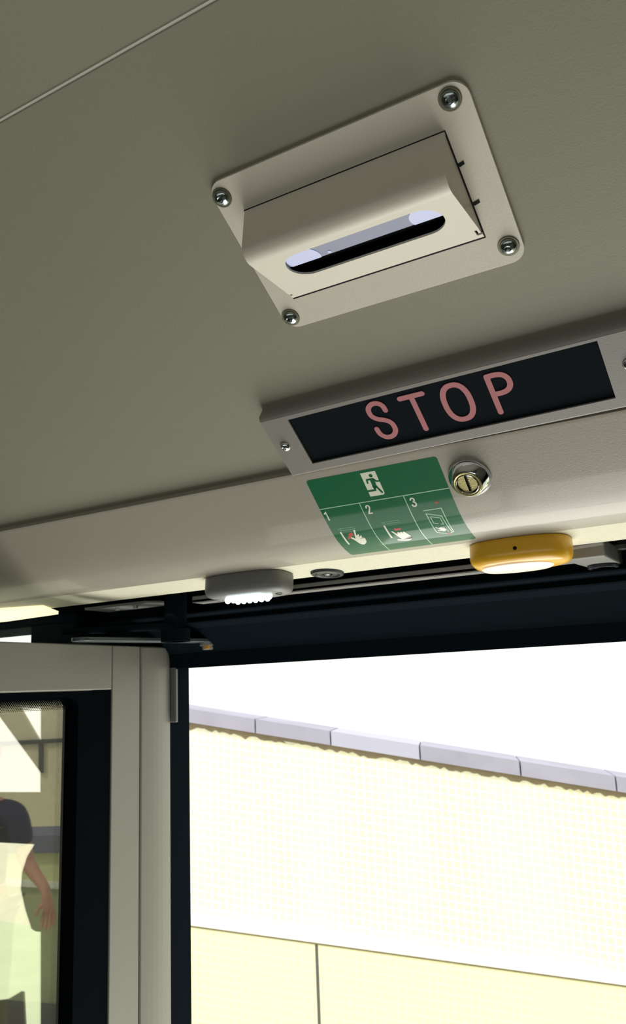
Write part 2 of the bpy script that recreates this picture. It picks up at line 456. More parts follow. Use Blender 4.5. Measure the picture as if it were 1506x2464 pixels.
# make sure local z points down into the cabin
ZS = 1 if (SM.to_3x3() @ V(0,0,1)).dot(-NU) > 0 else -1
def L(u, v, w): return (u - UC, -(v - VC), w * ZS)
def ring_uv(pts, w): return [L(p[0], p[1], w) for p in pts]
sensor = empty('door_sensor', SM, 'cream sheet-metal sensor unit with slotted hood and four corner screws on the ceiling', 'sensor')
bm = bmesh.new()
prism(bm, rrect(-.2780, -.1134, .1268, .2342, .0095, 10), 0, 0.0026, axis=lambda a, b, z: L(a, b, z))
finish('mounting_plate', bm, 'cream', sensor, bevel=.0007)
# hood: folded sheet, profile in (v, w)
U0, U1 = -.2630, -.1325
vb, vf, wf, ve = .1490, .1640, .0335, .2128
# fold with radius
def fold_prof(off=0):
    a = Vector((vb, .0026)); b = Vector((vf, wf)); c = Vector((ve, .0030)); r = .0085
    d1 = (b-a).normalized(); d2 = (c-b).normalized(); tl = r * math.tan(math.acos(d1.dot(d2))/2)
    p1 = b - d1*tl; n1 = Vector((d1.y, -d1.x)); cen = p1 + n1*r
    a0 = math.atan2(*(p1-cen).yx); p2 = b + d2*tl; a1 = math.atan2(*(p2-cen).yx)
    if a1 - a0 > PI: a1 -= 2*PI
    if a0 - a1 > PI: a1 += 2*PI
    rr = r - off
    return [a + n1*off] + [cen + Vector((math.cos(a0+(a1-a0)*i/10), math.sin(a0+(a1-a0)*i/10)))*rr for i in range(11)] + [c + Vector((d2.y, -d2.x))*off]
outp = fold_prof(0); T = .0014; inp = fold_prof(T)
d2 = (outp[-1]-outp[-2]).normalized(); n2 = Vector((d2.y, -d2.x)); Lf = (outp[-1]-outp[-2]).length
Fo = Vector((vf, wf)); 
# upper face + fold
bm = bmesh.new()
o_ = [bm.verts.new(L(u, p.x, p.y)) for u in (U0, U1) for p in outp[:-1]]
i_ = [bm.verts.new(L(u, p.x, p.y)) for u in (U0, U1) for p in inp[:-1]]
n = len(outp)-1
for k in range(n-1):
    bm.faces.new((o_[k], o_[k+1], o_[n+k+1], o_[n+k])); bm.faces.new((i_[k], i_[k+1], i_[n+k+1], i_[n+k]))
    bm.faces.new((o_[k], o_[k+1], i_[k+1], i_[k])); bm.faces.new((o_[n+k], o_[n+k+1], i_[n+k+1], i_[n+k]))
# lower face with the slot, (u, t) where t runs along the face from the end of the fold
fs = outp[-2]
def lowp(u, t, off=0): q = fs + d2*t + n2*off; return L(u, q.x, q.y)
foldoff = (fs - Fo).length                    # t measured from sharp fold line: subtract this
sc_c = (-.1952, .0262 - foldoff)
slot = rrect(-.2460, -.1445, sc_c[1]-.0125, sc_c[1]+.0125, .0124, 12)
notch = [(U0, 0), (U1, 0), (U1, Lf-.0085), (U1-.0030, Lf-.0085), (U1-.0030, Lf-.0030), (U1, Lf-.0030), (U1, Lf), (U0, Lf), (U0, Lf-.003), (U0+.002, Lf-.003), (U0+.002, Lf-.005), (U0, Lf-.005)]
prism(bm, notch, 0, T, [slot], axis=lambda a, b, z: lowp(a, b, z))
bmesh.ops.remove_doubles(bm, verts=bm.verts, dist=1e-5)
hood = finish('hood', bm, 'cream', sensor, smooth=True)
# side cheeks
for u in (U0, U1):
    sgn = 1 if u == U0 else -1
    bm = bmesh.new()
    cheek = [Vector((vb+.0008, .0026))] + [p for p in fold_prof(.0006)[1:-1]] + [Vector((ve-.004, .0052)), Vector((ve-.004, .0026))]
    prism(bm, [(p.x, p.y) for p in cheek], u + sgn*.0003, u + sgn*.0017, axis=lambda a, b, z: L(z, a, b))
    finish('cheek', bm, 'cream', sensor)
# dark fold gap line round the hood base
bm = bmesh.new()
g = rrect(U0-.0003, U1+.0006, vb-.0005, ve+.0011, .0003, 1)
prism(bm, g, .0026, .0028, axis=lambda a, b, z: L(a, b, z))
for vv, ln in ((.168, .004), (.1915, .0045)):
    prism(bm, [(U1, vv), (U1+ln, vv-.0008), (U1+ln, vv+.0012), (U1+.001, vv+.002)], .0026, .0029, axis=lambda a, b, z: L(a, b, z))
o = finish('cutout_gap', bm, 'black', sensor); o['label'] = 'dark gap with relief notches around the hood'
# sensor insert behind the slot
bm = bmesh.new()
prism(bm, [(U0+.004, sc_c[1]-.0145), (U1-.004, sc_c[1]-.0145), (U1-.004, sc_c[1]+.0022), (U0+.004, sc_c[1]+.0022)], T+.0012, T+.0035, axis=lambda a, b, z: lowp(a, b, z))
win = finish('sensor_window', bm, 'lilac', sensor); win['label'] = 'pale lilac glossy strip behind the slot'
bm = bmesh.new()
prism(bm, [(U0+.004, sc_c[1]-.0160), (U1-.004, sc_c[1]-.0160), (U1-.004, sc_c[1]+.0160), (U0+.004, sc_c[1]+.0160)], T+.0060, T+.0075, axis=lambda a, b, z: lowp(a, b, z))
for x in (-.2180, -.1905):
    prism(bm, [(x, sc_c[1]-.0145), (x+.0035, sc_c[1]-.0145), (x+.0030, sc_c[1]), (x-.0005, sc_c[1])], T+.0018, T+.0021, axis=lambda a, b, z: lowp(a, b, z)) if False else None
o = finish('sensor_body', bm, 'black', sensor); o['label'] = 'black body behind the slot'
for cx_, rr in ((-.2340, .0112), (-.1535, .0100), (-.2170, .0012)):
    bm = bmesh.new()
    cy_ = sc_c[1] - .0020 if rr > .005 else sc_c[1] - .0002
    pts = [(cx_ + rr*math.cos(2*PI*i/40), cy_ + rr*math.sin(2*PI*i/40)) for i in range(40)]
    pts = [(a, max(sc_c[1]-.0145, min(b, sc_c[1]+.0021))) for a, b in pts]
    pp = [pts[0]]
    for p in pts[1:]:
        if (Vector(p)-Vector(pp[-1])).length > 1e-5: pp.append(p)
    prism(bm, pp, T+.0008, T+.0011, axis=lambda a, b, z: lowp(a, b, z))
    finish('lens', bm, 'lilac2', win)
# screws
def screw(parent, loc, r, h, washer=None, tilt=0, z=1, mname='zinc'):
    bm = bmesh.new()
    hr = r * .36
    if washer:
        lathe(bm, [(0, 0), (washer, 0), (washer, .0006), (washer*.96, .0009), (r*.95, .0009)], 36)
        for v in bm.verts: v.co = V(v.co.x+loc[0], v.co.y+loc[1], loc[2] + z*v.co.z)
        wobj = finish('washer', bm, 'washer', parent, smooth=True)
        bm = bmesh.new()
    n = 10
    prof = [(r, .0006 if washer else 0)] + [(r*math.cos(t), (.0009 if washer else 0) + h*math.sin(t)) for t in [i/n*PI/2*.78 for i in range(n+1)] if r*math.cos(t) > hr]
    zt_ = prof[-1][1] + .0001
    prof += [(hr*1.12, zt_), (hr, zt_-.0003), (hr*.95, zt_ - h*.75), (0, zt_ - h*.8)]
    lathe(bm, prof, 36)
    # flatten the socket into a hexagon
    a0 = random.random()
    for v in bm.verts:
        rr = math.hypot(v.co.x, v.co.y)
        if 1e-6 < rr < hr*1.02:
            t = math.atan2(v.co.y, v.co.x) + a0; k = math.cos(PI/6)/math.cos((t % (PI/3)) - PI/6)
            v.co.x *= k; v.co.y *= k
    for v in bm.verts: v.co = V(v.co.x+loc[0], v.co.y+loc[1], loc[2] + z*v.co.z)
    return finish('screw', bm, mname, parent, smooth=True)
for u, v in ((-.2719,.1366), (-.1238,.1346), (-.1215,.2230), (-.2719,.2256)):
    screw(sensor, L(u, v, .0026), .0050, .0028, .0062, z=ZS)

# ------------------------------------------------------------------ STOP sign
A38 = math.radians(38)
SB = V(-.33489, .53374, 1.91395)
d38 = V(0, math.cos(A38), -math.sin(A38)); n38 = V(0, math.sin(A38), math.cos(A38))
rz = math.radians(.75)
su = (V(1,0,0)*math.cos(rz) + (-d38)*math.sin(rz)*1.0); sv = (-d38*math.cos(rz) - V(1,0,0)*math.sin(rz))
su = V(1,0,0)*math.cos(rz) - d38*math.sin(rz); sv = -d38*math.cos(rz) - V(1,0,0)*math.sin(rz)
SGM = frame(SB, su, sv)                      # local z: u x v
zs = 1 if (SGM.to_3x3() @ V(0,0,1)).dot(-n38) > 0 else -1
sign = empty('stop_sign', SGM, 'grey metal sign box with black display reading STOP in dull pink letters', 'sign')
SW, SH = .2690, .0575
def S_(a, b, z): return (a, b, z*zs)
bm = bmesh.new()     # folded frame: face with window, flanges back to the ceiling, rounded top fold
wn = [(.0222, .0080), (.2465, .0088), (.2462, .0520), (.0228, .0505)]
prism(bm, [(0,.0016),(SW,.0016),(SW,SH-.0035),(0,SH-.0035)], -.0014, 0, [wn], axis=S_)
def strip_prof(pts, x0, x1):
    v0 = [bm.verts.new(S_(x0, p[0], p[1])) for p in pts]; v1 = [bm.verts.new(S_(x1, p[0], p[1])) for p in pts]
    for i in range(len(pts)-1): bm.faces.new((v0[i], v0[i+1], v1[i+1], v1[i]))
    bm.faces.new(v0); bm.faces.new(v1)
R_ = .0045
arc = [(SH-.0045 + R_*math.sin(t), -R_ + R_*math.cos(t)) for t in [i/8*PI/2 for i in range(9)]]
topf = arc + [(SH+.0006, -.0138), (SH-.001, -.0138)] + [(SH-.0045 + (R_-.0013)*math.sin(t), -R_ + (R_-.0013)*math.cos(t)) for t in reversed([i/8*PI/2 for i in range(9)])]
strip_prof(topf + [topf[0]], 0, SW)
arc = [(.0018 - .0018*math.sin(t), -.0018 + .0018*math.cos(t)) for t in [i/6*PI/2 for i in range(7)]]
botf = arc + [(-.0004, -.0075), (.001, -.0075)] + [(.0018 - .0006*math.sin(t), -.0018 + .0006*math.cos(t)) for t in reversed([i/6*PI/2 for i in range(7)])]
strip_prof(botf + [botf[0]], 0, SW)
bmesh.ops.remove_doubles(bm, verts=bm.verts, dist=2e-5)
finish('frame', bm, 'signgrey', sign, smooth=True)
bm = bmesh.new(); box(bm, .001, SW-.001, .0055, .0553, *sorted((-.0042*zs, -.0020*zs)))
disp = finish('display_panel', bm, 'display', sign)
bm = bmesh.new()     # end caps
prism(bm, [(.001,-.0005),(SH-.004,-.0005),(SH-.0005,-.0045),(SH-.0005,-.0120),(.001,-.0070)], 0, .0012, axis=lambda a, b, z: S_(z, a, b))
finish('end_cap', bm, 'signgrey', sign)
bm = bmesh.new()
prism(bm, [(.001,-.0005),(SH-.004,-.0005),(SH-.0005,-.0045),(SH-.0005,-.0120),(.001,-.0070)], SW-.0012, SW, axis=lambda a, b, z: S_(z, a, b))
finish('end_cap', bm, 'signgrey', sign)

def stroke(bm, pts, w, z0, z1, axis, closed=False, capn=8, smooth=True):
    pts = [Vector(p) for p in pts]
    if smooth and len(pts) > 2 and not closed: pts = [Vector(p) for p in crom([tuple(p) for p in pts], 6)]
    if closed:
        n = len(pts); a = []; b = []
        for i in range(n):
            t = (pts[(i+1) % n] - pts[i-1]).normalized(); nn = Vector((-t.y, t.x))*w/2
            a.append(tuple(pts[i]+nn)); b.append(tuple(pts[i]-nn))
        prism(bm, a, z0, z1, [b], axis) if abs(area(a)) > abs(area(b)) else prism(bm, b, z0, z1, [a], axis)
        return
    lft = []; rgt = []
    for i, p in enumerate(pts):
        t1 = (p-pts[i-1]).normalized() if i else None
        t2 = (pts[i+1]-p).normalized() if i < len(pts)-1 else None
        t = ((t1 or t2) + (t2 or t1)).normalized(); k = 1.0
        if t1 and t2: k = min(1/max(t.dot(t1), .4), 2)
        nn = Vector((-t.y, t.x))*w/2*k; lft.append(p+nn); rgt.append(p-nn)
    def cap(c, d):
        a0 = math.atan2(d.y, d.x)
        return [c + Vector((math.cos(a0+PI/2-PI*i/capn), math.sin(a0+PI/2-PI*i/capn)))*w/2 for i in range(1, capn)]
    d1 = (pts[-1]-pts[-2]).normalized(); d0 = (pts[0]-pts[1]).normalized()
    if capn: poly = lft + cap(pts[-1], d1) + list(reversed(rgt)) + cap(pts[0], d0)
    else: poly = lft + list(reversed(rgt))
    prism(bm, [tuple(p) for p in poly], z0, z1, (), axis)
def area(p): return sum(p[i-1][0]*p[i][1]-p[i][0]*p[i-1][1] for i in range(len(p)))/2
LW = .0038; lz0, lz1 = -.0021, -.0014
mm = lambda l: [(a/1000, b/1000) for a, b in l]
letters = {
 'letter_s': [mm([(97.6,38.3),(97.0,42.6),(93.8,45.4),(89.4,45.4),(85.8,42.2),(85.6,36.6),(88.9,32.8),(94.0,30.4),(97.6,26.8),(97.9,21.1),(94.9,16.9),(89.6,16.1),(85.6,19.6),(84.7,24.8)])],
 'letter_t': [mm([(111.3,44.4),(128.0,44.4)]), mm([(119.7,44.0),(119.6,16.0)])],
 'letter_o': [], 'letter_p': [mm([(173.6,16.0),(173.6,45.2),(180,45.3),(184.6,43.6),(187.0,40.0),(187.0,35.8),(184.6,32.2),(180.0,30.4),(174.2,30.2)])]}
sgn_rot = lambda a, b, z: S_(a, b, z)
for nm, sts in letters.items():
    bm = bmesh.new()
    if nm == 'letter_o':
        prism(bm, [(.1491 + .0109*math.copysign(abs(math.cos(t))**.85, math.cos(t)), .0312 + .0161*math.copysign(abs(math.sin(t))**.85, math.sin(t))) for t in [2*PI*i/48 for i in range(48)]], lz0, lz1,
              [[(.1491 + .0070*math.copysign(abs(math.cos(t))**.85, math.cos(t)), .0312 + .0122*math.copysign(abs(math.sin(t))**.85, math.sin(t))) for t in [2*PI*i/48 for i in range(48)]]], S_)
    elif nm == 'letter_p':
        stroke(bm, mm([(174.0,16.2),(174.0,45.1)]), LW, lz0, lz1, S_, smooth=False)
        stroke(bm, mm([(174.3,45.0),(179.5,45.1),(184.0,43.9),(186.8,40.4),(186.8,35.4),(184.0,31.9),(179.5,30.7),(174.3,30.8)]), LW, lz0, lz1+.00003, S_)
    else:
        for k, st in enumerate(sts): stroke(bm, st, LW, lz0, lz1 + .00003*k, S_, smooth=nm == 'letter_s')
    finish(nm, bm, 'pink', disp)
screw(sign, S_(.0088, .0286, 0), .0041, .0030, None, z=zs, mname='chrome')
screw(sign, S_(.2600, .0310, 0), .0043, .0030, None, z=zs, mname='chrome')

# ------------------------------------------------------------------ emergency instruction sticker, wrapped on the cove
STX = -.3327
STH = .0960
sticker = empty('instruction_sticker', Matrix.Translation((STX+.056, .5850, 1.8790)), 'green emergency exit sticker with three numbered pictogram steps on the curved panel', 'sticker')
BO = Vector((STX+.056, .5850, 1.8790))
def wrap(u, s, off):
    y, z, d = cove_at(s, off); return Vector((STX + u, y, z)) - BO
def decal(name, polys, m, off, parent=sticker, thick=.00006, maxlen=.0035):
    bm = bmesh.new()
    for outer, holes in polys:
        loops = [outer] + list(holes); flat = [p for l in loops for p in l]
        tr = tessellate_polygon([[V(p[0], p[1], 0) for p in l] for l in loops])
        vs = [bm.verts.new((p[0], p[1], 0)) for p in flat]
        for t in tr:
            try: bm.faces.new([vs[i] for i in t])
            except ValueError: pass
    # cut across the bend so that the print follows the curve
    smin = min(v.co.y for v in bm.verts); smax = max(v.co.y for v in bm.verts)
    s = smin + .0015
    while s < smax:
        bmesh.ops.bisect_plane(bm, geom=bm.verts[:]+bm.edges[:]+bm.faces[:], plane_co=(0, s, 0), plane_no=(0, 1, 0)); s += .002
    for v in bm.verts: v.co = wrap(v.co.x, v.co.y, off)
    bmesh.ops.recalc_face_normals(bm, faces=bm.faces)
    nrm = sum((f.normal * f.calc_area() for f in bm.faces), Vector())
    if nrm.dot(Vector((0, -.6, -.8))) < 0: bmesh.ops.reverse_faces(bm, faces=bm.faces)
    o = finish(name, bm, m, parent, smooth=False, recalc=False)
    for p in o.data.polygons: p.use_smooth = True
    return o
def spoly(pts, w, closed=False, capn=6, smooth=False):
    """stroke as a flat polygon list in mm"""
    class Dummy: pass
    res = []
    def grab(bm, outer, z0, z1, holes=(), axis=None): res.append((list(outer), [list(h) for h in holes]))
    g = globals(); old = g['prism']; g['prism'] = grab
    try: stroke(None, [(a/1000, b/1000) for a, b in pts], w/1000, 0, 0, None, closed, capn, smooth)
    finally: g['prism'] = old
    return res
def mp(l): return [(a/1000, b/1000) for a, b in l]
decal('backing', [(rrect(0, .1120, .0066, STH, .0025, 5), [])], 'green', .00012)
decal('dividing_line', [(mp([(0,34.8),(112,34.8),(112,35.6),(0,35.6)]), [])], 'palegreen', .00022)
decal('dividing_line', spoly([(36.2,35.6),(36.2,95.5)], .7, capn=0), 'palegreen', .00022)
decal('dividing_line', spoly([(74.6,35.6),(74.6,95.5)], .7, capn=0), 'palegreen', .00022)
# running figure: pale door panel, green figure
decal('doorway_symbol', [(mp([(48,9),(60.8,9),(60.8,29.4),(60.2,30.8),(59.2,31.2),(48,31.2)]), [])], 'white', .00022)
fig = [(circ(.0558, .0126, .00155, 18), [])]
fig += [(mp([(53.6,14.9),(56.8,14.9),(57.6,16.2),(57.0,21.3),(57.2,22.2),(55.2,25.2),(53.2,23.0),(53.6,20.5)]), [])]
fig += spoly([(54.2,15.6),(51.2,15.7),(50.7,18.6)], 1.5) + spoly([(56.6,15.8),(58.6,18.4),(61.2,18.4)], 1.4)
fig += spoly([(54.6,22.2),(54.4,26.0),(48.2,25.9)], 1.7) + spoly([(56.0,22.0),(59.0,28.8)], 1.8)
decal('running_figure', fig, 'green', .00030)
# digits
decal('number_one', spoly([(2.2,40.2),(3.7,38.9),(3.7,46.8)], 1.3, smooth=False), 'white', .00022)
decal('number_two', spoly([(40.2,40.9),(40.4,39.5),(41.5,38.8),(42.7,39.3),(43.0,40.8),(42.3,42.6),(40.4,46.3)], 1.2, smooth=True) + spoly([(40.3,46.5),(43.2,46.5)], 1.2), 'white', .00022)
decal('number_three', spoly([(78.6,40.2),(79.2,39.0),(80.5,38.8),(81.5,39.8),(81.3,41.4),(80.1,42.2)], 1.2, smooth=True) + spoly([(80.1,42.2),(81.5,43.0),(81.8,45.0),(80.7,46.4),(79.1,46.2),(78.5,45.0)], 1.2, smooth=True), 'white', .00022)
# step 1 and 2: hand at the hatch
def hand(cx, cy, ang, k=1.0, thumb=1):
    """palm, four separate fingers and a thumb, pointing along ang"""
    ca, sa = math.cos(ang), math.sin(ang)
    tr = lambda p: (cx + k*(p[0]*ca - p[1]*sa), cy + k*(p[0]*sa + p[1]*ca))
    out = [([tuple(c/1000 for c in tr(p)) for p in [(-5.6,-1.8),(-4.6,-3.0),(-.4,-3.0),(.6,-2.6),(.8,2.4),(-1.6,3.2),(-4.6,2.6),(-5.8,1.0)]], [])]
    for y, ln in ((-2.3, 7.2), (-.8, 3.0), (.6, 2.6), (1.9, 2.2)):
        out += spoly([tr((-.5, y)), tr((ln, y*1.05))], 1.25*k)
    out += spoly([tr((-2.4, -2.4 if thumb > 0 else 2.0)), tr((1.4, (-6.2 if thumb > 0 else 5.4)))], 1.45*k)
    return out
decal('hatch_symbol', spoly([(7.2,57.2),(22.4,57.2)], .5) + spoly([(7.2,59.2),(22.4,59.2)], .5) + [(circ(.0078,.0582,.0013,14), [circ(.0078,.0582,.0007,14)])], 'midgreen', .00022)
decal('hatch_edge', spoly([(7.6,60.6),(7.8,77.0)], 1.5, capn=0), 'white', .00024)
decal('red_arrow', [(mp([(10.4,70.4),(11.2,67.6),(13.6,65.0),(12.6,64.0),(17.6,62.6),(17.2,67.4),(15.8,66.4),(13.2,69.2)]), [])], 'red', .00024)
decal('hand_symbol', [(mp([(19.7,60.4),(21.2,60.6),(19.6,67.1),(21.6,65.7),(22.3,65.8),(21.3,69.4),(23.2,67.4),(23.9,67.5),(23.2,70.3),(24.7,69.5),(25.6,69.9),(24.7,75.6),(23.1,78.2),(20.5,79.9),(18.5,79.4),(17.1,77.1),(15.7,72.8),(13.4,69.1),(14.2,68.0),(15.2,68.4),(17.1,70.6)]), [])], 'white', .00026)
decal('hatch_symbol', spoly([(47,57.2),(62.2,57.2)], .5) + spoly([(47,59.2),(62.2,59.2)], .5) + [(circ(.0478,.0582,.0013,14), [circ(.0478,.0582,.0007,14)])], 'midgreen', .00022)
decal('hatch_edge', spoly([(47.6,60.6),(47.7,76.4)], 1.5, capn=0), 'white', .00024)
decal('red_arrow', [(mp([(53.6,66.6),(55.4,64.6),(55.4,65.6),(60,65.4),(60,67.8),(55.4,68.0),(55.4,69.0)]), [])], 'red', .00024)
decal('hand_symbol', [(mp([(50.5,68.0),(51.7,67.8),(54.7,72.6),(54.7,70.7),(56.0,69.7),(56.7,70.3),(57.5,73.4),(57.1,70.9),(58.2,69.9),(59.0,70.7),(59.4,73.5),(59.4,71.0),(60.4,70.0),(61.3,70.8),(62.6,73.4),(64.2,77.1),(64.2,79.3),(62.5,81.9),(59.9,83.1),(56.7,82.7),(50.9,80.8),(50.9,79.6),(51.8,78.8),(55.2,79.8),(53.5,75.2)]), [])], 'white', .00026)
# step 3: door being pushed
decal('red_dot', [(circ(.0981,.0462,.0012,16), [])], 'red', .00024)
d3 = spoly([(85.2,52.0),(99.8,52.0),(99.8,79.0),(96.6,80.4)], .7, smooth=False) 
d3 += spoly([(86.0,55.2),(97.2,59.4),(98.4,78.6)], .7, smooth=False) + spoly([(86.0,55.2),(86.4,77.4),(94.4,80.6)], .7, smooth=False)
d3 += spoly([(88.2,58.6),(95.4,61.4),(95.6,68.4),(88.4,65.8),(88.2,58.6)], .6, smooth=False) + spoly([(93.4,71.2),(95.6,74.6),(95.8,80.2)], .4)
decal('door_symbol', d3, 'palegreen', .00022)
decal('hand_symbol', hand(92.0, 73.4, -2.2, .62, 1), 'white', .00026)
decal('red_dot', [(circ(.0952,.0806,.0015,9), [])], 'red', .00026)

# ------------------------------------------------------------------ key lock on the cove
lc = cove_at(.0290)
LM = frame((-.2022-.3322+.3322, lc[0], lc[1]), (1,0,0), (0, -lc[2].x, -lc[2].y))
lzs = 1 if (LM.to_3x3() @ V(0,0,1)).dot(V(0,-.7,-.7)) > 0 else -1
lock = empty('key_lock', LM, 'round chrome lock with brass cylinder and dark key slot beside the green sticker', 'lock')
def lat(name, prof, m, n=48, loc=(0,0), parent=lock):
    bm = bmesh.new(); lathe(bm, prof, n)
    for v in bm.verts: v.co = V(v.co.x+loc[0], v.co.y+loc[1], v.co.z*lzs)
    return finish(name, bm, m, parent, smooth=True)
lat('escutcheon', [(.0158,0),(.0160,.0012),(.0156,.0026),(.0148,.0038),(.0116,.0088),(.0108,.0094),(.0106,.0090),(.0106,.0)], 'chrome')
lat('collar', [(.0106,.0086),(.0104,.0096),(.0098,.0100),(.0088,.0098),(.0084,.0094),(.0084,.004)], 'brass')
lat('inner_ring', [(.0084,.0080),(.0084,.0101),(.0080,.0104),(.0077,.0101),(.0076,.006)], 'chrome')
bm = bmesh.new()
prism(bm, circ(0,0,.0073,40), .0060, .0086, [[(-.0009,-.0068),(.0009,-.0068),(.0009,.0068),(-.0009,.0068)]], axis=lambda a,b,z:(a,b,z*lzs))
finish('cylinder_core', bm, 'brass', lock)
bm = bmesh.new(); prism(bm, circ(0,0,.0076,40), .0050, .0060, axis=lambda a,b,z:(a,b,z*lzs)); finish('key_slot', bm, 'black', lock)
bm = bmesh.new()
for i in range(7): prism(bm, circ(.00105, -.0055+i*.0018, .0007 if i % 2 else .0005, 8), .0086, .0089, axis=lambda a,b,z:(a,b,z*lzs))
finish('worn_edge', bm, 'chrome', lock, smooth=True)

# ------------------------------------------------------------------ things under the strip
def sup(a, b, n=56, e=2.6):
    return [(a*math.copysign(abs(math.cos(t))**(2/e), math.cos(t)), b*math.copysign(abs(math.sin(t))**(2/e), math.sin(t))) for t in [2*PI*i/n for i in range(n)]]
def szs(m): return 1 if (m.to_3x3() @ V(0,0,1)).z < 0 else -1
# white LED lamp
LMx = sframe(-.4600, .0190); k = szs(LMx)
led = empty('door_lamp', LMx, 'grey oval lamp with lit white LED beads under the strip', 'lamp')
def slab(name, a, b, rings, m, parent, k, e=2.6):
    bm = bmesh.new(); loft(bm, [[(x, y, k*z) for x, y in sup(a-i, b-i, e=e)] for i, z in rings]); return finish(name, bm, m, parent, smooth=True)
slab('housing', .0455, .0215, [(.002,0),(.0005,.0006),(0,.002),(0,.013),(.0008,.0160),(.0030,.0185),(.0070,.0196),(.010,.0200)], 'lampgrey', led, k, 3.2)
for i in range(8):
    for j in range(3):
        if (i in (0, 7)) and j != 1: continue
        bm = bmesh.new(); lathe(bm, [(.0029,.0196),(.0029,.0212),(.0024,.0230),(.0014,.0241),(0,.0244)], 14)
        for v in bm.verts: v.co = V(v.co.x + (-.0242 + i*.0069), v.co.y + (-.0075 + j*.0072), v.co.z*k)
        finish('led_bead', bm, 'led', led, smooth=True)
for x in (-.0355, .0350):
    bm = bmesh.new(); lathe(bm, [(0,.0194),(.0034,.0194),(.0034,.0202),(.0026,.0206),(.0022,.0200),(0,.0199)], 16)
    for v in bm.verts: v.co = V(v.co.x+x, v.co.y, v.co.z*k)
    finish('screw', bm, 'rubber' if x > 0 else 'lampgrey', led, smooth=True)
# round black plug
PM = sframe(-.3848, .0395); k = szs(PM)
plug = empty('round_plug', PM, 'small round black plug between the white lamp and the yellow button', 'plug', None)
def lat2(name, prof, m, parent, k, n=40):
    bm = bmesh.new(); lathe(bm, prof, n)
    for v in bm.verts: v.co.z *= k
    return finish(name, bm, m, parent, smooth=True)
lat2('ring', [(.0155,0),(.0158,.0012),(.0148,.0024),(.0118,.0026),(.0104,.0014),(.0104,0)], 'rubber', plug, k)
lat2('disc', [(.0102,0),(.0102,.0018),(.0085,.0024),(.0050,.0022),(.0044,.0010),(0,.0010)], 'rubber', plug, k)
lat2('centre_pin', [(.0026,.0008),(.0026,.0022),(.0018,.0028),(0,.0029)], 'rail', plug, k)
# yellow button
YM = sframe(-.1950, .0200); k = szs(YM)
yel = empty('yellow_button', YM, 'oval yellow plastic button unit with pale lit underside on the strip', 'button')
slab('housing', .0405, .0215, [(.002,0),(.0004,.0006),(0,.002),(0,.0120),(.0010,.0155),(.0035,.0182),(.0070,.0194),(.0085,.0196)], 'yellow', yel, k, 2.7)
bm = bmesh.new(); loft(bm, [[(x-.003, y+.0005, k*z) for x, y in sup(.0290-i, .0140-i, e=2.3)] for i, z in [(0,.0190),(.0002,.0203),(.0020,.0215),(.0060,.0221)]]); finish('lens', bm, 'lens', yel, smooth=True)
bm = bmesh.new(); tube(bm, (.0025, .0205*1, k*.0098), (.0025, .0222, k*.0098), .0015, 14); 
# pin hole on the side that faces the cabin
o = finish('pin_hole', bm, 'black', yel, smooth=True); o['label'] = 'small dark hole in the yellow side'

# grey bracket with plug at the right edge
bm = bmesh.new()
prism(bm, [(-.1712,.684),(-.1377,.683),(-.1372,.768),(-.1628,.772)], 1.8455, 1.8600)
br = finish('grey_bracket', bm, 'bracket', bevel=.0018); tag(br, 'grey angled bracket block right of the yellow button', 'bracket')
gm = Matrix.Translation((-.1512, .7360, 1.8455))
gp = empty('bracket_plug', gm, 'round dark rubber plug on the underside of the grey bracket', 'plug')
lat2('ring', [(.0128,0),(.0131,.0014),(.0124,.0028),(.0102,.0030),(.0092,.0014),(.0092,0)], 'rubber', gp, -1)
lat2('disc', [(.0090,0),(.0090,.0018),(.0075,.0022),(.0040,.0012),(0,.0012)], 'rubber', gp, -1)
bb = empty('bracket_bolt', Matrix.Translation((-.1265, .700, 1.8620)), 'shiny bolt head with black rubber buffer at the right edge of the photo', 'bolt')
lat2('bolt_head', [(.0085,-.004),(.0088,.000),(.0070,.0030),(.0030,.0038),(0,.0038)], 'chrome', bb, -1)
lat2('rubber_buffer', [(0,.0038),(.0062,.0038),(.0066,.0070),(.0045,.0100),(0,.0110)], 'black', bb, -1)

# ------------------------------------------------------------------ outside: ground, walls

W22 = V(math.cos(math.radians(22)), math.sin(math.radians(22)), 0); N22 = V(-W22.y, W22.x, 0)
WC = CAM + 5 * V(-.5, .84, 0)
def wall_pt(a, z, d=0): p = WC + W22*a + N22*d; return (p.x, p.y, z)
def topz(a): return 1.532 - .184*a              # ramped top of the wall
def ledz(a): return .455 - .1205*a
def sheet(name, a0, a1, zlo, zhi, d0, d1, m, slope, uvs=True, st=True):
    bm = bmesh.new(); uvl = bm.loops.layers.uv.new('UVMap')
    q = [(a0, zlo(a0)), (a1, zlo(a1)), (a1, zhi(a1)), (a0, zhi(a0))]
    lo = [bm.verts.new(wall_pt(a, z, d0)) for a, z in q]; hi = [bm.verts.new(wall_pt(a, z, d1)) for a, z in q]
    fs_ = [bm.faces.new(lo), bm.faces.new(hi)] + [bm.faces.new((lo[i], lo[(i+1) % 4], hi[(i+1) % 4], hi[i])) for i in range(4)]
    for f in fs_:
        for l in f.loops:
            p = l.vert.co - WC; a = p.dot(W22); l[uvl].uv = (a + 12, l.vert.co.z - slope*a + 12)
    o = finish(name, bm, m)
    return struct(o) if st else o
WL, WR = -1.0, 4.5
bm = bmesh.new(); gl = wall_pt(-6, 0, .6); gr_ = wall_pt(WR, 0, .3)
prism(bm, [(-12, .95), (16, .95), (16, 12), (gr_[0]+.1, gr_[1]+.3), (gl[0], gl[1]), (-12, 6)], -.30, -.25); struct(finish('ground', bm, 'tarmac'))
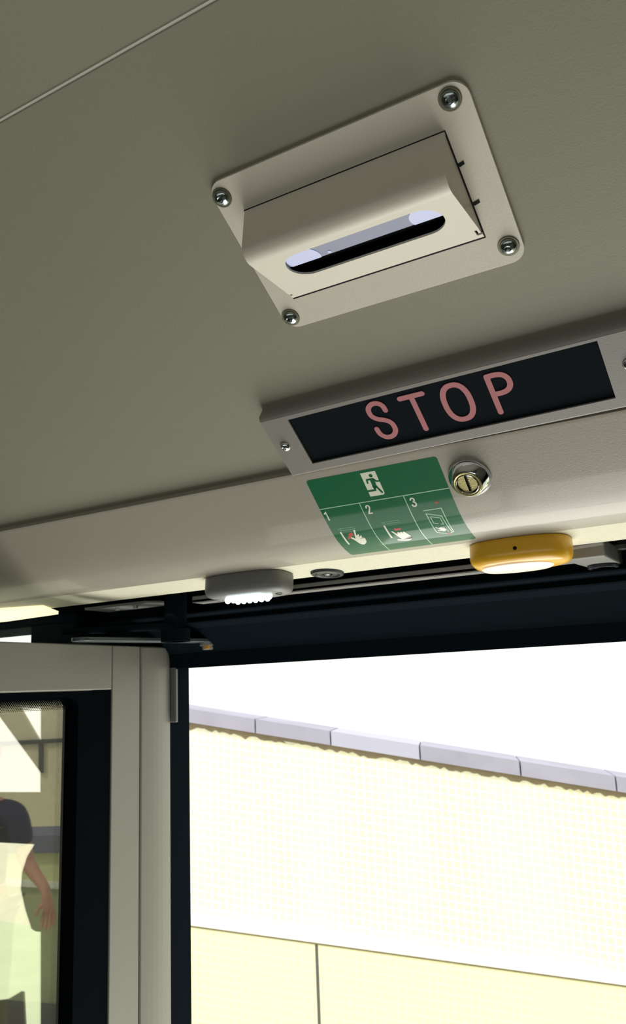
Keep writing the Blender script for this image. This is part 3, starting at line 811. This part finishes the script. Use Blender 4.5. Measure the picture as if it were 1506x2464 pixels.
sheet('wall_street', WL, WR, lambda a: -.25, lambda a: topz(a)-.079, 0, .30, 'tile', -.16)
# coping stones, each a block
joints = [at(x, y, N22, WC) for x, y in ((617,1740),(797,1770),(1010,1800),(1250,1840))]
ja = [(p-WC).dot(W22) for p in joints]
print('coping joints', [round(v, 3) for v in ja])
stp = (ja[-1]-ja[0])/3
js = [-1.0] + ja + [ja[-1]+stp*i for i in range(1, 5)]
for i in range(len(js)-1):
    o = sheet('coping_stone', js[i]+.004, js[i+1]-.004, lambda a: topz(a)-.078, topz, -.035, .34, 'coping' if i % 4 in (0, 1, 3) else 'coping_clean', 0, st=False)
    lab = {0: 'leftmost coping stone seen through the doorway', 1: 'second coping stone from the left of the doorway view', 2: 'third coping stone from the left, pale and clean', 3: 'fourth coping stone from the left with dark stained top edge', 4: 'rightmost coping stone seen through the doorway'}
    nth = ['first', 'second', 'third', 'fourth', 'fifth', 'sixth', 'seventh', 'eighth', 'ninth']
    if i in lab: lb = 'grey lilac stone slab, ' + lab[i]
    else: lb = 'grey lilac coping stone, ' + nth[i-5] + ' beyond the right edge of the doorway view'
    tag(o, lb, 'coping stone', 'coping stones along the wall top')
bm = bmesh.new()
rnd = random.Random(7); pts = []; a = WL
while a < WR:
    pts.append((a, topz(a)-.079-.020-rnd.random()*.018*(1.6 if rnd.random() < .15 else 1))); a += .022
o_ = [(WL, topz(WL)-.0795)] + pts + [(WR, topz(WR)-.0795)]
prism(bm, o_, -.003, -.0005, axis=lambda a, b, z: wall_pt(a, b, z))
struct(finish('trim_14', bm, 'stain'))  # drip staining and the coping's shadow line, both in one brown colour
bm = bmesh.new(); box(bm, 2.4, 7.3, 1.4, 8.5 if False else 5.6, -.25, -.235); struct(finish('trim_15', bm, 'green_slab'))  # pale green slab added out of view to tint the leaf glass reflection
bm = bmesh.new(); box(bm, 7.3, 7.55, 1.4, 7.0, -.25, -.18); struct(finish('trim_16', bm, 'ledge'))  # white bar added behind it for the pale line in that reflection
# lower wall with white ledge
sheet('wall_street_lower', WL, WR, lambda a: -.25, lambda a: ledz(a)-.04, -.03, 0, 'tile2', -.14)
sheet('trim_6', WL, WR, lambda a: ledz(a)-.04, ledz, -.045, -.0, 'ledge', 0)
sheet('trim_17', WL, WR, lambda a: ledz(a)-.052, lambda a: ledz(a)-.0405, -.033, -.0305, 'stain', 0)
ja2 = (at(768, 2350, N22, WC) - WC).dot(W22)
sheet('trim_7', ja2-.012, ja2+.004, lambda a: -.25, lambda a: ledz(a)-.041, -.0315, -.029, 'groove', 0)

# ------------------------------------------------------------------ seen through the glass of the leaf
fw = V(-.5, .84, 0).normalized(); rt = V(fw.y, -fw.x, 0)
def far(px, py, dist): return at(px, py, fw, CAM + fw*dist)
def farbox(bm, x0, x1, y0, y1, dist, th):
    q = [far(x, y, dist) for x, y in ((x0, y1), (x1, y1), (x1, y0), (x0, y0))]
    loft(bm, [[tuple(p) for p in q], [tuple(p + fw*th) for p in q]])
DB = 7.4
bm = bmesh.new(); uvl = bm.loops.layers.uv.new('UVMap')
A0 = far(-900, 2000, DB); A1 = far(330, 2000, DB)
def vb_(p, z, d): return bm.verts.new((p.x + fw.x*d, p.y + fw.y*d, z))
z1_ = far(100, 1560, DB).z
q0 = [vb_(A0, -.25, 0), vb_(A1, -.25, 0), vb_(A1, z1_, 0), vb_(A0, z1_, 0)]
q1 = [vb_(A0, -.25, .3), vb_(A1, -.25, .3), vb_(A1, z1_, .3), vb_(A0, z1_, .3)]
bm.faces.new(q0); bm.faces.new(q1)
for i in range(4): bm.faces.new((q0[i], q0[(i+1) % 4], q1[(i+1) % 4], q1[i]))
for f in bm.faces:
    for l in f.loops: l[uvl].uv = (l.vert.co.dot(rt), l.vert.co.z)
struct(finish('wall_far', bm, 'tile3'))
def bar(name, pts, dist, th, m):
    bm = bmesh.new(); q = [far(x, y, dist) for x, y in pts]
    loft(bm, [[tuple(p) for p in q], [tuple(p + fw*th) for p in q]]); return finish(name, bm, m)
struct(bar('trim_8', [(-300,1812),(300,1778),(300,1769),(-300,1800)], DB-.03, .03, 'groove'))
struct(bar('trim_9', [(93,1860),(103,1860),(103,1790),(93,1790)], DB-.03, .03, 'groove'))
M['lowcoping'] = mat('slate_coping', (120, 122, 150), .8)
struct(bar('wall_low', [(-600,2600),(300,2600),(300,2050),(-600,2050)], 6.0, .35, 'panelyellow'))
struct(bar('trim_10', [(-600,2062),(300,2050),(300,2006),(-600,2030)], 5.95, .42, 'lowcoping'))
struct(bar('trim_11', [(-600,2090),(300,2150),(300,2142),(-600,2078)], 5.9, .1, 'ledge'))
M['greenp'] = mat('green_panel', (186, 194, 158), .7, var=.05, vscale=6)
struct(bar('trim_12', [(-600,2600),(300,2600),(300,2150),(-600,2090)], 5.93, .07, 'greenp'))
struct(bar('trim_13', [(-600,2600),(300,2600),(300,2440),(-600,2370)], 5.85, .08, 'groove'))

# dark screen added out of view, its holes shape the reflection in the leaf glass
SXX = 2.0
def mirror(px, py):
    """point on the plane X=SXX reached by the sight line after the mirror at the leaf's pane"""
    XG = LX - .0115
    r = R3 @ Vector(((px - CX) / FPX, -(py - CY) / FPX, -1))
    t = XG / r.x; p = CAM + r*t; r2 = V(-r.x, r.y, r.z); t2 = (SXX - p.x)/r2.x; q = p + r2*t2
    return (q.y, q.z)
outer = [mirror(*p) for p in ((-40,1560),(260,1560),(260,2600),(-40,2600))]
outer = [(-9 if False else p[0], p[1]) for p in outer]
h1 = [mirror(*p) for p in ((-30,1672),(0,1716),(104,1858),(104,1906),(-30,1906))]
h2 = [mirror(*p) for p in ((40,1680),(105,1680),(105,1784),(98,1780))]
h3 = [mirror(*p) for p in ((-30,2026),(90,2032),(72,2062),(60,2100),(57,2140),(68,2190),(83,2236),(92,2242),(105,2242),(105,2590),(66,2590),(64,2460),(60,2386),(28,2405),(-30,2412))]
bm = bmesh.new(); prism(bm, outer, SXX, SXX+.02, [h1, h2, h3], axis=lambda a, b, z: (z, a, b))
tag(finish('reflection_mask', bm, 'mask'), 'added dark cut-out screen mirrored in the glass of the open door leaf', 'mask')

# ------------------------------------------------------------------ person outside, seen through the leaf glass
def skin_obj(name, joints, edges, m, parent=None, root=0, sub=2, xf=None):
    me = bpy.data.meshes.new(name); me.from_pydata([j[:3] for j in joints], edges, []); me.update()
    o = bpy.data.objects.new(name, me); COL.objects.link(o); me.materials.append(M[m])
    s = o.modifiers.new('skin', 'SKIN'); s.use_smooth_shade = True
    sv_ = me.skin_vertices[0].data
    for i, j in enumerate(joints):
        rr = j[3] if isinstance(j[3], tuple) else (j[3], j[3]); sv_[i].radius = rr; sv_[i].use_root = (i == root)
    b = o.modifiers.new('sub', 'SUBSURF'); b.levels = sub; b.render_levels = sub
    if parent is not None: o.parent = parent
    return o
PD = 4.75
base = far(-46, 2000, PD); base.z = -.25
face = math.atan2(-fw.x, fw.y) + PI           # facing the bus
PMx = Matrix.Translation(base) @ Matrix.Rotation(math.atan2(rt.y, rt.x), 4, 'Z')
J = []; E_ = []
def add(x, y, z, r, link=None):
    J.append((x, y, z, r)); i = len(J)-1
    if link is not None: E_.append((link, i))
    return i
pel = add(0, 0, .96, .135); wai = add(0, 0, 1.10, .125, pel); che = add(0, 0, 1.30, .145, wai); shm = add(0, 0, 1.44, .085, che)
nk = add(0, -.01, 1.52, .052, shm); hd0 = add(0, -.02, 1.60, (.068, .078), nk); hd1 = add(0, -.02, 1.69, (.076, .092), hd0); hd2 = add(0, -.015, 1.765, (.055, .065), hd1)
nose = add(0, -.112, 1.655, .012, hd1)
for s in (-1, 1):
    sh = add(s*.185, 0, 1.42, .058, shm); el_ = add(s*(.255 if s > 0 else .235), .01, 1.15, .043, sh)
    if s > 0: wr = add(s*.395, -.12, 1.05, .028, el_); pm = add(s*.425, -.135, .975, (.040, .018), wr); dirv = V(.03, -.03, -1).normalized()
    else: wr = add(s*.27, -.05, .90, .028, el_); pm = add(s*.28, -.06, .82, (.040, .018), wr); dirv = V(-.02, -.03, -1).normalized()
    pp = V(*J[pm][:3])
    for f_, ln in ((-.030, .072), (-.010, .082), (.010, .078), (.030, .062)):
        a1 = add(pp.x+f_*.9, pp.y-.004, pp.z-.045, .0095, pm); a2 = add(pp.x+f_, pp.y-.010, pp.z-.045-ln*.5, .0088, a1); add(pp.x+f_, pp.y-.026, pp.z-.045-ln*.92, .0078, a2)
    t1_ = add(pp.x-s*.045, pp.y-.02, pp.z-.005, .0105, pm); add(pp.x-s*.055, pp.y-.035, pp.z-.050, .0090, t1_)
for s in (-1, 1):
    hp = add(s*.095, 0, .90, .095, pel); kn = add(s*.105, -.01, .50, .062, hp); an = add(s*.11, .01, .10, .042, kn); add(s*.12, -.13, .045, (.045, .035), an)
person = skin_obj('person', J, E_, 'skin'); person.matrix_world = PMx
tag(person, 'person in a dark navy t-shirt standing outside with one arm hanging down', 'person')
Js = [(0,0,.93,.155),(0,0,1.10,.145),(0,0,1.30,.165),(0,0,1.43,.105),(0,-.005,1.485,.066),(.19,0,1.42,.078),(.228,.008,1.22,.068),(-.19,0,1.42,.078),(-.228,.008,1.22,.068)]
skin_obj('shirt', Js, [(0,1),(1,2),(2,3),(3,4),(3,5),(5,6),(3,7),(7,8)], 'shirt', person)
Jt = [(0,0,.97,.150),(.095,0,.88,.108),(.105,-.01,.50,.082),(.11,.01,.12,.065),(-.095,0,.88,.108),(-.105,-.01,.50,.082),(-.11,.01,.12,.065)]
skin_obj('trousers', Jt, [(0,1),(1,2),(2,3),(0,4),(4,5),(5,6)], 'trouser', person)
bm = bmesh.new(); loft(bm, [[(x*k_, y*k_-.018, z) for x, y in sup(.092,.108,28,2.1)] for k_, z in ((1,1.70),(1.02,1.735),(.96,1.775),(.78,1.81),(.45,1.83),(.1,1.837))])
box(bm, -.07, .07, -.20, -.09, 1.70, 1.712)
finish('cap', bm, 'cap', person, smooth=True)
for s in (-1, 1):
    bm = bmesh.new(); loft(bm, [[(x*k_+s*.118, y*k_-.05, z) for x, y in sup(.052,.135,24,2.5)] for k_, z in ((1,0),(1.02,.03),(.9,.07),(.6,.10))]); finish('shoe', bm, 'shoe', person, smooth=True)
